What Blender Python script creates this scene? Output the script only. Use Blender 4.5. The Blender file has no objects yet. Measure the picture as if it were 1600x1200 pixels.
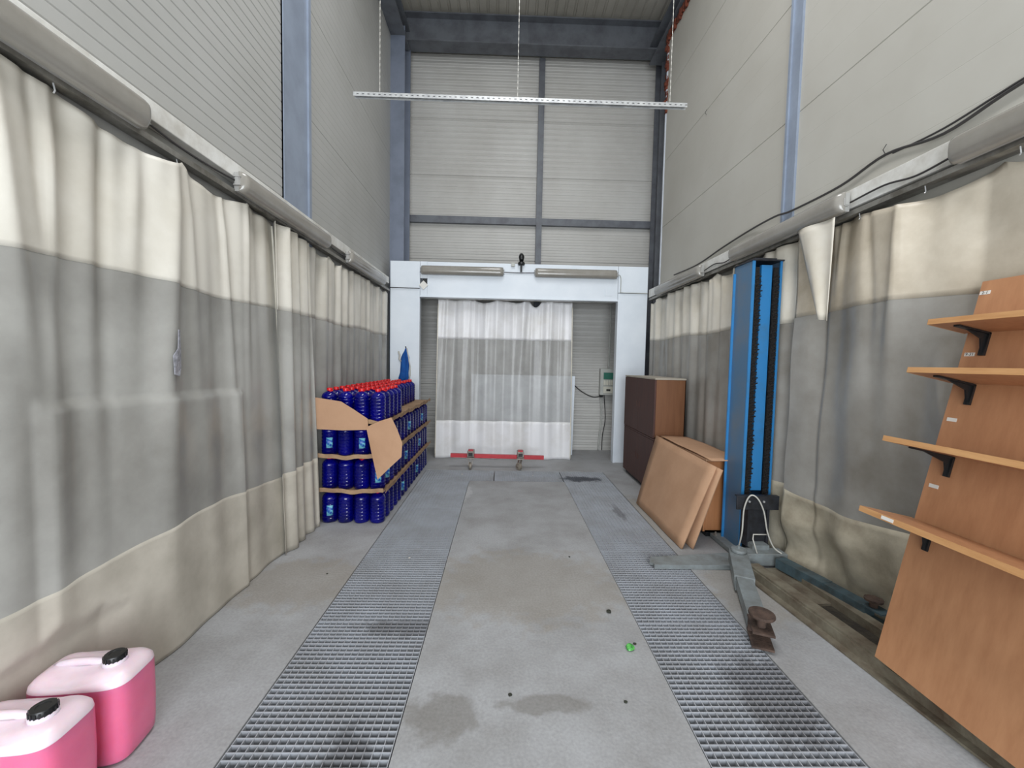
import bpy, bmesh, math, random
from mathutils import Vector, Matrix
random.seed(7)
S = bpy.context.scene
C = bpy.context.collection
PI = math.pi

# ------------------------------------------------------------------ camera
cd = bpy.data.cameras.new('camera'); cd.lens = 14.4; cd.sensor_width = 36; cd.sensor_fit = 'HORIZONTAL'
cd.clip_start = 0.05; cd.clip_end = 100
cam = bpy.data.objects.new('camera', cd); C.objects.link(cam)
right = Vector((0.99956207, -0.02183899, 0.01996832)); up = Vector((-0.01878662, 0.05303754, 0.99841579)); back = right.cross(up)
m = Matrix((right, up, back)).transposed().to_4x4(); m.translation = (0, 0, 1.6)
cam.matrix_world = m
S.camera = cam

# ------------------------------------------------------------------ world, light, exposure
w = bpy.data.worlds.new('world'); S.world = w; w.use_nodes = True
w.node_tree.nodes['Background'].inputs[0].default_value = (0.9, 0.94, 1.0, 1)
w.node_tree.nodes['Background'].inputs[1].default_value = 0.30
def area(name, loc, rot, sx, sy, power, col):
    l = bpy.data.lights.new(name, 'AREA'); l.shape = 'RECTANGLE'; l.size = sx; l.size_y = sy
    l.energy = power; l.color = col
    o = bpy.data.objects.new(name, l); C.objects.link(o); o.location = loc; o.rotation_euler = rot
    return o
area('skylight_daylight', (0.3, 1.9, 7.30), (0, 0, 0), 1.5, 4.2, 165, (0.98, 0.985, 1.0))
area('doorway_daylight', (0.2, -3.4, 1.9), (PI/2, 0, 0), 4.0, 3.6, 310, (0.90, 0.95, 1.0))
S.view_settings.view_transform = 'Standard'; S.view_settings.look = 'None'
S.view_settings.gamma = 1; S.view_settings.use_curve_mapping = False
S.view_settings.exposure = 0.38

# ------------------------------------------------------------------ materials
def lin(c):
    return tuple(((v/255)/12.92 if v/255 <= .04045 else ((v/255+.055)/1.055)**2.4) for v in c)
def mat(name, c, rough=.6, metal=0., c2=None, scale=6., lo=.4, hi=.65, bump=0., bscale=60., spec=.5, trans=0., stretch=None, sss=0.):
    m = bpy.data.materials.new(name); m.use_nodes = True
    nt = m.node_tree; N = nt.nodes; L = nt.links; b = N['Principled BSDF']
    b.inputs['Roughness'].default_value = rough; b.inputs['Metallic'].default_value = metal
    b.inputs['Specular IOR Level'].default_value = spec
    b.inputs['Transmission Weight'].default_value = trans
    if sss: b.inputs['Subsurface Weight'].default_value = sss; b.inputs['Subsurface Scale'].default_value = .1
    c = lin(c); b.inputs['Base Color'].default_value = (*c, 1)
    tc = N.new('ShaderNodeTexCoord'); mp = N.new('ShaderNodeMapping'); L.new(tc.outputs['Object'], mp.inputs[0])
    if stretch: mp.inputs['Scale'].default_value = stretch
    n = N.new('ShaderNodeTexNoise'); n.inputs['Scale'].default_value = scale; n.inputs['Detail'].default_value = 7
    n.inputs['Roughness'].default_value = .62
    L.new(mp.outputs[0], n.inputs[0])
    r = N.new('ShaderNodeValToRGB'); r.color_ramp.elements[0].position = lo; r.color_ramp.elements[1].position = hi
    cc = lin(c2) if c2 else tuple(v*.86 for v in c)
    r.color_ramp.elements[0].color = (*c, 1); r.color_ramp.elements[1].color = (*cc, 1)
    L.new(n.outputs[0], r.inputs[0]); L.new(r.outputs[0], b.inputs['Base Color'])
    if bump:
        n2 = N.new('ShaderNodeTexNoise'); n2.inputs['Scale'].default_value = bscale; n2.inputs['Detail'].default_value = 4
        L.new(mp.outputs[0], n2.inputs[0])
        bp = N.new('ShaderNodeBump'); bp.inputs['Strength'].default_value = bump; bp.inputs['Distance'].default_value = .01
        L.new(n2.outputs[0], bp.inputs['Height']); L.new(bp.outputs[0], b.inputs['Normal'])
    return m
def stains_and_light(m, spots, col, strength=.6):
    """stains, worn spots and painted light zones with a fixed place on the surface: spots = (x, y, rx, ry)"""
    nt = m.node_tree; N = nt.nodes; L = nt.links; b = N['Principled BSDF']
    src = b.inputs['Base Color'].links[0].from_socket
    geo = N.new('ShaderNodeNewGeometry'); nz = N.new('ShaderNodeTexNoise'); nz.inputs['Scale'].default_value = 9; nz.inputs['Detail'].default_value = 6
    L.new(geo.outputs['Position'], nz.inputs[0])
    for (x, y, rx, ry) in spots:
        s = N.new('ShaderNodeVectorMath'); s.operation = 'SUBTRACT'; s.inputs[1].default_value = (x, y, 0); L.new(geo.outputs['Position'], s.inputs[0])
        d = N.new('ShaderNodeVectorMath'); d.operation = 'MULTIPLY'; d.inputs[1].default_value = (1/rx, 1/ry, 0); L.new(s.outputs[0], d.inputs[0])
        ln = N.new('ShaderNodeVectorMath'); ln.operation = 'LENGTH'; L.new(d.outputs[0], ln.inputs[0])
        ad = N.new('ShaderNodeMath'); ad.operation = 'MULTIPLY_ADD'; ad.inputs[1].default_value = 1.6; ad.inputs[2].default_value = -.8; L.new(nz.outputs[0], ad.inputs[0])
        su = N.new('ShaderNodeMath'); su.operation = 'ADD'; L.new(ln.outputs['Value'], su.inputs[0]); L.new(ad.outputs[0], su.inputs[1])
        mr = N.new('ShaderNodeMapRange'); mr.inputs['From Min'].default_value = 1.1; mr.inputs['From Max'].default_value = .75
        mr.inputs['To Min'].default_value = 0; mr.inputs['To Max'].default_value = strength; L.new(su.outputs[0], mr.inputs['Value'])
        mx = N.new('ShaderNodeMix'); mx.data_type = 'RGBA'; L.new(mr.outputs[0], mx.inputs[0]); L.new(src, mx.inputs[6]); mx.inputs[7].default_value = (*lin(col), 1)
        src = mx.outputs[2]
    L.new(src, b.inputs['Base Color'])
def clear_sheet(name, c, c2, clear, scale=5):
    m = mat(name, c, .28, 0, c2, scale, .35, .7, bump=.25, bscale=7)
    nt = m.node_tree; N = nt.nodes; L = nt.links; b = N['Principled BSDF']; out = N['Material Output']
    t = N.new('ShaderNodeBsdfTransparent'); mx = N.new('ShaderNodeMixShader'); mx.inputs[0].default_value = clear
    L.new(b.outputs[0], mx.inputs[1]); L.new(t.outputs[0], mx.inputs[2]); L.new(mx.outputs[0], out.inputs['Surface'])
    return m

M = {}
M['floor'] = mat('concrete', (162,163,165), .62, 0, (138,137,136), 2.3, .38, .72, bump=.12, bscale=45)
stains_and_light(M['floor'], [(-.24,1.78,.17,.13),(.24,1.84,.22,.06),(.05,1.3,.3,.2)], (112,108,102), .55)
stains_and_light(M['floor'], [(-1.45,2.9,.5,.35),(.2,2.9,.8,.5),(1.55,4.2,.25,.7),(1.75,2.8,.25,.4)], (143,135,122), .45)  # warmer, dimmer light of the middle floor painted in; grime by the right rail
stains_and_light(M['floor'], [(-.45,4.9,.1,.3)], (205,206,206), .35)
def speckle(m, k=.16):
    nt = m.node_tree; N = nt.nodes; L = nt.links; b = N['Principled BSDF']; src = b.inputs['Base Color'].links[0].from_socket
    geo = N.new('ShaderNodeNewGeometry'); n = N.new('ShaderNodeTexNoise'); n.inputs['Scale'].default_value = 70; n.inputs['Detail'].default_value = 5
    L.new(geo.outputs['Position'], n.inputs[0])
    mr = N.new('ShaderNodeMapRange'); mr.inputs['From Min'].default_value = .3; mr.inputs['From Max'].default_value = .7
    mr.inputs['To Min'].default_value = 1-k; mr.inputs['To Max'].default_value = 1+k; L.new(n.outputs[0], mr.inputs['Value'])
    v = N.new('ShaderNodeVectorMath'); v.operation = 'SCALE'; L.new(src, v.inputs[0]); L.new(mr.outputs[0], v.inputs['Scale']); L.new(v.outputs[0], b.inputs['Base Color'])
speckle(M["floor"], .10)
M['pit'] = mat('pit_concrete', (128,129,132), .9)
M['grate'] = mat('galvanised_grating', (174,178,185), .5, .1, (156,157,160), 3.0, .35, .7)
stains_and_light(M['grate'], [(1.13,5.62,.28,.13)], (62,64,72), .85)
stains_and_light(M['grate'], [(1.29,4.35,.05,.26),(-.5,2.4,.35,.08),(1.35,1.9,.2,.3),(-.62,1.55,.1,.2)], (104,102,104), .55)
M['panel'] = mat('beige_panel', (176,176,173), .45, 0, (165,165,161), 1.2, .35, .75)
M['panel_warm'] = mat('cream_panel', (184,182,174), .5, 0, (174,171,162), 1.0, .35, .75)
M['panel_dark'] = mat('rear_panel', (188,187,183), .45, 0, (174,172,167), 1.3, .35, .75)
M['roofp'] = mat('roof_sheet', (176,172,162), .55, 0, (160,156,146), 1.1)
M['steelblue'] = mat('bluegrey_steel', (146,157,174), .45, .1, (134,144,160), 3)
M['steeldark'] = mat('dark_grey_steel', (104,108,114), .5, .1, (86,88,94), 4)
M['steelmid'] = mat('mid_grey_blue_steel', (120,128,144), .45, .1, (108,116,130), 3)
M['flash'] = mat('white_flashing', (205,212,222), .4)
M['white'] = mat('white_coated_panel', (226,233,240), .32, 0, (218,226,234), 2)
M['trunk'] = mat('white_trunking', (226,226,222), .45, 0, (195,192,184), 5)
M['railm'] = mat('curtain_rail_metal', (150,148,142), .4, .5, (110,106,98), 8)
M['lampbody'] = mat('lamp_grey_plastic', (168,167,163), .4)
M['lampglass'] = mat('lamp_diffuser_plastic', (150,147,140), .14, 0, (138,134,126), 3, spec=.7)
M['cream'] = mat('cream_tarpaulin', (226,221,209), .36, 0, (202,192,172), 2.2, .42, .8, bump=.12, bscale=9)
M['creamr'] = mat('grimy_cream_tarpaulin', (212,203,186), .36, 0, (164,152,132), 1.5, .36, .68, bump=.15, bscale=11)
M['creamdirty'] = mat('dirty_cream_tarpaulin', (196,188,168), .45, 0, (140,130,112), 3.2, .35, .72, bump=.25, bscale=22)
M['creaml'] = mat('cream_tarpaulin_left', (213,209,199), .42, 0, (188,182,168), 1.8, .42, .8, bump=.1, bscale=9)
M['creamlb'] = mat('cream_tarpaulin_left_foot', (196,190,178), .5, 0, (158,152,140), 2.5, .35, .75, bump=.15, bscale=12)
M['ctarp'] = mat('white_tarpaulin', (232,232,234), .3, 0, (212,210,206), 2.5, .45, .8, bump=.08, bscale=9)
M['mid'] = clear_sheet('clouded_clear_sheet', (178,177,172), (132,130,125), .10, 1.1)
M['midr'] = clear_sheet('clouded_clear_sheet_right', (172,170,165), (134,129,120), .10, 1.5)
M['midc'] = clear_sheet('clear_sheet_centre', (205,205,203), (180,179,176), .40, 3)
M['hem'] = mat('hem_band', (225,220,206), .45)
M['lift'] = mat('blue_lift_paint', (48,124,182), .35, .1, (58,112,154), 6, .5, .75)
M['liftside'] = mat('blue_grey_lift_paint', (78,114,146), .4, .1, (98,114,130), 4, .4, .7)
M['brush'] = mat('black_bristles', (30,27,26), .95, 0, (14,13,13), 60, bump=.9, bscale=160)
M['dksteel'] = mat('black_steel', (52,54,60), .5, .3, (34,34,36), 12)
M['arm'] = mat('arm_grey_steel', (138,146,148), .55, .1, (112,114,112), 9, .35, .7, bump=.2, bscale=60)
M['armt'] = mat('arm_teal_steel', (78,98,106), .5, .25, (62,70,72), 9)
M['rust'] = mat('rusty_steel', (92,74,64), .85, .1, (58,46,40), 18, .35, .65, bump=.4, bscale=90)
M['railf'] = mat('grimy_floor_rail', (126,120,104), .7, .1, (84,70,56), 7, .35, .7, bump=.3, bscale=50)
M['grime'] = mat('black_grime', (58,52,42), .9, 0, (34,30,26), 14, bump=.4)
M['wood'] = mat('beech_board', (184,134,96), .5, 0, (170,120,84), 2.6, .35, .7, stretch=(10,10,.7))
M['woodedge'] = mat('beech_edge', (202,154,104), .5, 0, (184,134,86), 3, .35, .7, stretch=(12,1.5,12))
M['cabside'] = mat('brown_cabinet_side', (122,82,54), .45, 0, (108,70,44), 3, .35, .7, stretch=(8,8,.7))
M['cabdoor'] = mat('dark_brown_door', (82,50,42), .6, 0, (64,41,38), 3, .35, .7, stretch=(8,8,.7))
M['cabtop'] = mat('pale_cabinet_top', (172,164,150), .7)  # top board paler than the sides and doors
M['cabwood'] = mat('orange_wood_cabinet', (172,118,78), .45, 0, (154,102,64), 3, .35, .7, stretch=(8,8,.7))
M['card'] = mat('cardboard', (184,146,116), .85, 0, (172,134,104), 3, .4, .7, bump=.1, bscale=30)
M['cardedge'] = mat('cardboard_tray', (172,142,112), .9, 0, (148,118,90), 8)
M['jug'] = mat('blue_fluid_plastic', (5,12,160), .09, 0, (2,5,84), 2.5, .4, .65, trans=.55)
M['red'] = mat('red_cap_plastic', (214,26,30), .35, 0, (196,18,24), 5)
def label_mat():
    m = mat('bottle_label', (120,196,216), .35, 0, (24,84,170), 30, .45, .52); return m
M['label'] = label_mat()
M['pink'] = mat('pink_fluid_plastic', (232,118,156), .3, 0, (222,104,144), 3, sss=.5)
M['pinkclear'] = mat('empty_translucent_plastic', (236,216,224), .28, 0, (228,198,210), 5, sss=.3)
M['blackp'] = mat('black_plastic', (22,24,26), .35)
M['redm'] = mat('red_painted_steel', (190,52,62), .45, .1, (170,44,52), 8)
M['rubber'] = mat('caster_wheel', (150,142,130), .6, 0, (98,90,80), 20)
M['wheelm'] = mat('dirty_metal', (158,150,142), .45, .5, (112,104,96), 18)
M['boxp'] = mat('grey_enclosure', (182,184,178), .45)
M['green'] = mat('green_window', (62,120,104), .2)
M['btn'] = mat('ivory_breakers', (208,206,192), .4)
M['cable'] = mat('dark_cable', (56,54,54), .5)
M['cablew'] = mat('light_cable', (196,194,186), .5)
M['galv'] = mat('galvanised_bar', (206,208,208), .35, .5, (180,182,184), 12)
M['cloth'] = mat('blue_cloth', (12,84,160), .85, 0, (8,66,138), 8)
M['foam'] = mat('orange_foam', (122,62,42), .95, 0, (84,40,28), 20, bump=.8)
M['sticker'] = mat('white_sticker', (226,224,218), .5)
M['board'] = mat('white_laminate_board', (208,206,198), .5, 0, (198,195,186), 2)
M['tape'] = mat('clear_tape', (160,160,168), .12, 0, (120,120,126), 30, bump=.6, bscale=60)
M['greenp'] = mat('green_wrapper', (92,180,84), .25, 0, (40,110,50), 50)
M['litter'] = mat('dark_litter', (52,58,44), .8, 0, (36,34,32), 40)
M['stone'] = mat('pale_crumb', (208,204,196), .8)

# ------------------------------------------------------------------ mesh helpers
class MB:
    def __init__(s): s.b = bmesh.new()
    def box(s, x0, x1, y0, y1, z0, z1, bev=0.):
        r = bmesh.ops.create_cube(s.b, size=1)
        for v in r['verts']:
            v.co = Vector(((x0+x1)/2+v.co.x*(x1-x0), (y0+y1)/2+v.co.y*(y1-y0), (z0+z1)/2+v.co.z*(z1-z0)))
        if bev:
            es = list({e for v in r['verts'] for e in v.link_edges})
            bmesh.ops.bevel(s.b, geom=es, offset=bev, segments=2, affect='EDGES', profile=.5)
        return s
    def obox(s, c, ux, uy, uz, hx, hy, hz):
        ux, uy, uz, c = Vector(ux).normalized(), Vector(uy).normalized(), Vector(uz).normalized(), Vector(c)
        r = bmesh.ops.create_cube(s.b, size=2)
        for v in r['verts']: v.co = c+ux*(v.co.x*hx)+uy*(v.co.y*hy)+uz*(v.co.z*hz)
        return s
    def bar(s, a, b, wd, ht, upv=(0,0,1), taper=1.):
        a, b = Vector(a), Vector(b); d = (b-a); l = d.length; d.normalize(); sd = d.cross(Vector(upv)).normalized(); u = sd.cross(d)
        r = bmesh.ops.create_cube(s.b, size=1)
        for v in r['verts']:
            k = 1+(taper-1)*(v.co.y+.5)
            v.co = a+d*((v.co.y+.5)*l)+sd*(v.co.x*wd*k)+u*(v.co.z*ht*k)
        return s
    def tube(s, pts, r, seg=8, cap=True):
        pts = [Vector(p) for p in pts]; rings = []; ref = None
        for i, p in enumerate(pts):
            d = (pts[min(i+1, len(pts)-1)]-pts[max(i-1, 0)]).normalized()
            if ref is None: ref = Vector((0,0,1)) if abs(d.z) < .9 else Vector((1,0,0))
            x = (ref-d*ref.dot(d)).normalized(); ref = x
            y = d.cross(x); rr = r[i] if isinstance(r, (list, tuple)) else r
            rings.append([s.b.verts.new(p+(x*math.cos(2*PI*k/seg)+y*math.sin(2*PI*k/seg))*rr) for k in range(seg)])
        for a, b in zip(rings, rings[1:]):
            for k in range(seg): s.b.faces.new((a[k], a[(k+1) % seg], b[(k+1) % seg], b[k]))
        if cap: s.b.faces.new(rings[0][::-1]); s.b.faces.new(rings[-1])
        return s
    def lathe(s, prof, c=(0,0,0), seg=20, sq=0., sx=1., sy=1.):
        c = Vector(c); rings = []
        for r, z in prof:
            ring = []
            for k in range(seg):
                a = 2*PI*k/seg; q = 1+sq*(math.cos(4*a+PI)*.5+.0)
                ring.append(s.b.verts.new(c+Vector((r*q*math.cos(a)*sx, r*q*math.sin(a)*sy, z))))
            rings.append(ring)
        for a, b in zip(rings, rings[1:]):
            for k in range(seg): s.b.faces.new((a[k], a[(k+1) % seg], b[(k+1) % seg], b[k]))
        s.b.faces.new(rings[0][::-1]); s.b.faces.new(rings[-1])
        return s
    def poly(s, pts, d):
        """closed outline pts pushed by vector d into a solid slab"""
        d = Vector(d); a = [s.b.verts.new(Vector(p)) for p in pts]; b = [s.b.verts.new(Vector(p)+d) for p in pts]; n = len(a)
        s.b.faces.new(a); s.b.faces.new(b[::-1])
        for i in range(n): s.b.faces.new((a[i], b[i], b[(i+1) % n], a[(i+1) % n]))
        return s
    def build(s, name, m, parent=None, smooth=False, thick=0.):
        bmesh.ops.recalc_face_normals(s.b, faces=s.b.faces)
        me = bpy.data.meshes.new(name); s.b.to_mesh(me); s.b.free()
        if smooth:
            for p in me.polygons: p.use_smooth = True
        me.materials.append(M[m] if isinstance(m, str) else m)
        o = bpy.data.objects.new(name, me); C.objects.link(o)
        if parent: o.parent = parent
        if smooth == 'auto':
            md = o.modifiers.new('smooth', 'EDGE_SPLIT'); md.split_angle = math.radians(38)
        if thick:
            md = o.modifiers.new('solid', 'SOLIDIFY'); md.thickness = thick; md.offset = 0
        return o
def spl(pts, n=6):
    P_ = [Vector(p) for p in pts]; out = []
    for i in range(len(P_)-1):
        p0, p1, p2, p3 = P_[max(i-1, 0)], P_[i], P_[i+1], P_[min(i+2, len(P_)-1)]
        for k in range(n):
            q = k/n; out.append(.5*((2*p1)+(p2-p0)*q+(2*p0-5*p1+4*p2-p3)*q*q+(3*p1-p0-3*p2+p3)*q**3))
    out.append(P_[-1]); return out
def tag(o, label=None, cat=None, group=None, kind=None):
    if label: o['label'] = label
    if cat: o['category'] = cat
    if group: o['group'] = group
    if kind: o['kind'] = kind
    return o
def empty(name, label, cat, loc=(0,0,0), rz=0, group=None):
    o = bpy.data.objects.new(name, None); C.objects.link(o); o.location = loc; o.rotation_euler = (0,0,rz)
    o.empty_display_size = .1
    return tag(o, label, cat, group)
def struct(mb, name, m, label, cat='structure', **k):
    return tag(mb.build(name, m, **k), label, cat, kind='structure')
def copy_tree(o, parent=None):
    c = o.copy(); C.objects.link(c); c.parent = parent
    for ch in list(o.children): copy_tree(ch, c)
    return c

# ------------------------------------------------------------------ the room
XL, XR, ZC = -1.90, 2.45, 7.42
LG = (-1.10, -.42); RG = (.86, 1.51); GY0, GY1 = -.49, 5.41; CY0, CY1 = 5.41, 5.97
f = MB()
f.box(-3.2, LG[0], -3.5, 7.6, -.25, 0); f.box(LG[1], RG[0], -3.5, CY0+.03, -.25, 0); f.box(RG[1], 3.4, -3.5, 7.6, -.25, 0)
f.box(LG[0], LG[1], -3.5, GY0, -.25, 0); f.box(RG[0], RG[1], -3.5, GY0, -.25, 0)
f.box(LG[0], RG[1], CY1+.02, 7.6, -.25, 0)
f.box(LG[0], RG[1], GY0, CY1+.02, -.30, -.16)
struct(f, 'floor', 'floor', 'grey concrete floor with two sunken drain channels', 'floor')

# side walls built from sandwich panels: grooves run lengthwise
def groove_wall(x, sgn, y0, y1, z0, z1, pitch, gd, gw, seams, thick=.08):
    pr = []; z = z0
    while z < z1-.001:
        zz = min(z+pitch, z1)
        sm = any(abs(q-z) < pitch/2 for q in seams)
        d, wd = (.006, .010) if sm else (gd, gw)
        pr += [(z, d), (z+wd*.45, 0)] if pr == [] or not sm else [(z-wd*.5, 0), (z, d), (z+wd*.5, 0)]
        if not sm and len(pr) > 2:
            pr[-2:] = [(z-gw*.5, 0), (z, gd), (z+gw*.5, 0)]
        z = zz
    pr.append((z1, 0))
    mb = MB()
    a = [mb.b.verts.new((x+sgn*d, y0, z)) for z, d in pr]; b = [mb.b.verts.new((x+sgn*d, y1, z)) for z, d in pr]
    for i in range(len(pr)-1): mb.b.faces.new((a[i], b[i], b[i+1], a[i+1]))
    mb.box(min(x+sgn*.02, x+sgn*thick), max(x+sgn*.02, x+sgn*thick), y0, y1, z0, z1)
    return mb
SE = (2.9, 3.9, 4.9, 5.9, 6.9)
for (y0, y1, p, gd, gw, nm) in ((-3.5, 3.60, .078, .0045, .012, 'wall_left'), (4.08, 6.92, .078, .0018, .008, 'wall_left_far')):
    mb = groove_wall(XL, -1, y0, y1, 0, 6.98, p, gd, gw, SE)
    struct(mb, nm, 'panel', 'ribbed pale grey sandwich panel wall on the left ' + ('near the camera' if nm == 'wall_left' else 'beyond the blue-grey column'), 'wall')
for (y0, y1, nm) in ((-3.5, 3.50, 'wall_right'), (3.62, 6.48, 'wall_right_far')):
    mb = groove_wall(XR, 1, y0, y1, 0, 6.6, .25, .0008, .006, (2.75, 3.75, 4.75, 5.75))
    struct(mb, nm, 'panel_warm', 'smooth cream sandwich panel wall on the right ' + ('near the camera' if nm == 'wall_right' else 'beyond the narrow column'), 'wall')
# rear wall, ribs run crosswise
def rear_wall(x0, x1, z0, z1, y):
    mb = MB(); pr = []; z = z0
    while z < z1:
        sm = any(abs(q-z) < .04 for q in (1.2, 2.3, 3.4, 4.9, 5.9))
        g = .014 if sm else .006
        pr += [(z, g), (z+.010, 0), (z+.045, 0), (z+.055, -.004), (z+.062, 0)]; z += .098
    a = [mb.b.verts.new((x0, y+d, z)) for z, d in pr]; b = [mb.b.verts.new((x1, y+d, z)) for z, d in pr]
    for i in range(len(pr)-1): mb.b.faces.new((a[i], a[i+1], b[i+1], b[i]))
    mb.box(x0, x1, y+.02, y+.1, z0, z1)
    return mb
struct(rear_wall(-3.2, 3.4, 0, 7.6, 7.5), 'wall_back', 'panel_dark', 'ribbed pale panel wall at the far end', 'wall')
struct(MB().box(-2.1, -1.98, 6.92, 7.5, 0, 7.6), 'wall_left_return', 'panel', 'short return of the left wall behind the portal', 'wall')
struct(MB().box(2.80, 2.88, 6.3, 7.5, 0, 7.6), 'wall_right_return', 'panel_dark', 'short return of the right wall behind the portal', 'wall')
# ceiling sheets with lengthwise ribs, open where the skylight is
def ceil(x0, x1, y0, y1):
    mb = MB(); pr = []; x = x0
    while x < x1: pr += [(x, 0), (x+.10, 0), (x+.11, .02), (x+.14, .02), (x+.15, 0)]; x += .16
    pr = [(min(px, x1), d) for px, d in pr]+[(x1, 0)]
    a = [mb.b.verts.new((px, y0, ZC+d)) for px, d in pr]; b = [mb.b.verts.new((px, y1, ZC+d)) for px, d in pr]
    for i in range(len(pr)-1):
        if abs(pr[i][0]-pr[i+1][0])+abs(pr[i][1]-pr[i+1][1]) > 1e-5: mb.b.faces.new((a[i], a[i+1], b[i+1], b[i]))
    mb.box(x0, x1, y0, y1, ZC+.03, ZC+.08)
    return mb
struct(ceil(-3.2, 3.4, -3.5, 7.6), 'ceiling', 'roofp', 'ribbed metal roof seen from below', 'ceiling')

# structural steel
def ibeam(a, b, h, wd, t=.012, upv=(0,0,1)):
    a, b, u = Vector(a), Vector(b), Vector(upv); mb = MB()
    mb.bar(a+u*(h/2-t/2), b+u*(h/2-t/2), wd, t, upv); mb.bar(a-u*(h/2-t/2), b-u*(h/2-t/2), wd, t, upv); mb.bar(a, b, t, h-2*t, upv)
    return mb
struct(MB().box(XL-.06, XL+.012, 3.60, 4.08, 0, 7.2).box(XL-.02, XL+.03, 4.03, 4.075, 0, 7.2).box(XL-.02, XL+.02, 3.60, 3.615, 0, 7.2),
       'trim_column_left', 'steelblue', 'wide blue-grey steel column set in the left wall', 'column')
struct(MB().box(XR-.02, XR+.08, 3.50, 3.60, 0, 7.2).box(XR-.035, XR, 3.60, 3.625, 0, 7.2), 'trim_column_right', 'steelblue', 'narrow blue-grey steel column edge set in the right wall', 'column')
struct(MB().box(XR-.012, XR+.05, 6.48, 6.51, 0, 6.5), 'trim_flashing', 'flash', 'white-blue end flashing of the right wall', 'flashing')
cb = ibeam((-1.79, 7.1, 0), (-1.79, 7.1, 6.95), .42, .24, .018, (0,1,0))
struct(cb, 'trim_column_back_left', 'steelmid', 'tall blue-grey steel column in the far left corner', 'column')
struct(ibeam((2.66, 7.25, 0), (2.66, 7.25, 6.95), .3, .16, .014, (0,1,0)), 'trim_column_back_right', 'steeldark', 'dark steel column in the far right corner', 'column')
struct(ibeam((-2.0, 7.2, 7.10), (2.8, 7.2, 7.10), .46, .26, .02), 'trim_beam_top', 'steeldark', 'dark steel beam across the top of the rear wall', 'beam')
struct(MB().box(-1.7, 2.6, 7.42, 7.49, 4.05, 4.17), 'trim_beam_mid', 'steeldark', 'slim dark rail across the rear wall above the portal', 'beam')
struct(MB().box(.54, .64, 7.40, 7.49, 0, 6.9), 'trim_post', 'steeldark', 'slim steel post up the middle of the rear wall', 'post')
struct(ibeam((-1.78, -3, 6.95), (-1.78, 7.2, 6.95), .30, .24, .016), 'trim_rafter_left', 'steeldark', 'dark steel rafter along the top of the left wall', 'beam')
struct(ibeam((2.52, -3, 6.85), (2.52, 7.2, 6.85), .30, .26, .016), 'trim_rafter_right', 'steeldark', 'dark steel rafter along the top of the right wall', 'beam')
fm = MB()
for i in range(90):
    y = 3.5+i*.034; a = .5+.5*math.sin(i*1.7)*math.sin(i*.61)
    fm.obox((XR+.015, y, 6.62-.02*a), (1,0,0), (0,1,.2), (0,-.2,1), .035+.02*a, .022, .035+.03*a)
for i in range(24):
    fm.obox((XR+.02+.01*math.sin(i*2.1), 6.50+.02*math.sin(i*1.3), 6.55-i*.045), (1,.2,0), (-.2,1,0), (0,0,1), .04+.015*math.sin(i), .03, .03)
tag(fm.build('sealing_foam', 'foam', smooth=True), 'rust-orange expanding foam along the top edge of the right wall', 'foam', kind='stuff')

# ------------------------------------------------------------------ portal frame (white gate) at the far end
PY = 6.57
g = empty('white_portal', 'white coated portal around the curtained opening at the far end', 'portal', (0, PY, 0))
def rel(mb, name, m, parent, **k):
    o = mb.build(name, m, parent, **k)
    o.matrix_parent_inverse = Matrix.Translation(parent.location).inverted() if parent.rotation_euler.z == 0 else parent.matrix_basis.inverted()
    return o
rel(MB().box(-1.80, -1.335, PY, PY+.12, 0, 2.735, .004), 'jamb', 'white', g)
rel(MB().box(1.815, 2.29, PY, PY+.12, 0, 2.735, .004), 'jamb', 'white', g)
rel(MB().box(-1.80, -1.335, PY, PY+.12, 2.742, 3.16, .004), 'corner_panel', 'white', g)
rel(MB().box(1.815, 2.29, PY, PY+.12, 2.742, 3.16, .004), 'corner_panel', 'white', g)
lt = MB().box(-1.2199, 1.81, PY, PY+.12, 2.62, 3.16, .004).box(-1.33, -1.22, PY, PY+.12, 2.90, 3.16).box(-1.33, -1.22, PY, PY+.12, 2.62, 2.80)
rel(lt, 'lintel', 'white', g)
rel(MB().box(-1.30, -1.22, PY+.06, PY+.11, 2.79, 2.91), 'slot_recess', 'blackp', g)
rel(MB().box(-1.335, 1.815, PY-.012, PY+.13, 2.605, 2.625), 'lintel_trim', 'white', g)
rel(MB().box(-1.62, 2.29, PY+.121, 7.38, 2.86, 2.92), 'shade_deck', 'steeldark', g)  # unseen deck, added to shade the rear wall inside the opening
rel(MB().box(1.815, 1.845, PY-.01, PY, 0, 2.60), 'jamb_trim', 'white', g)
rel(MB().obox((-1.275, PY-.010, 2.79), (1,0,1), (0,1,0), (-1,0,1), .05, .008, .05), 'diamond_plate', 'sticker', g)
rel(MB().obox((1.66, PY-.004, 2.745), (1,0,0), (0,1,0), (0,0,1), .055, .003, .055), 'blank_plate', 'white', g)

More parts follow.
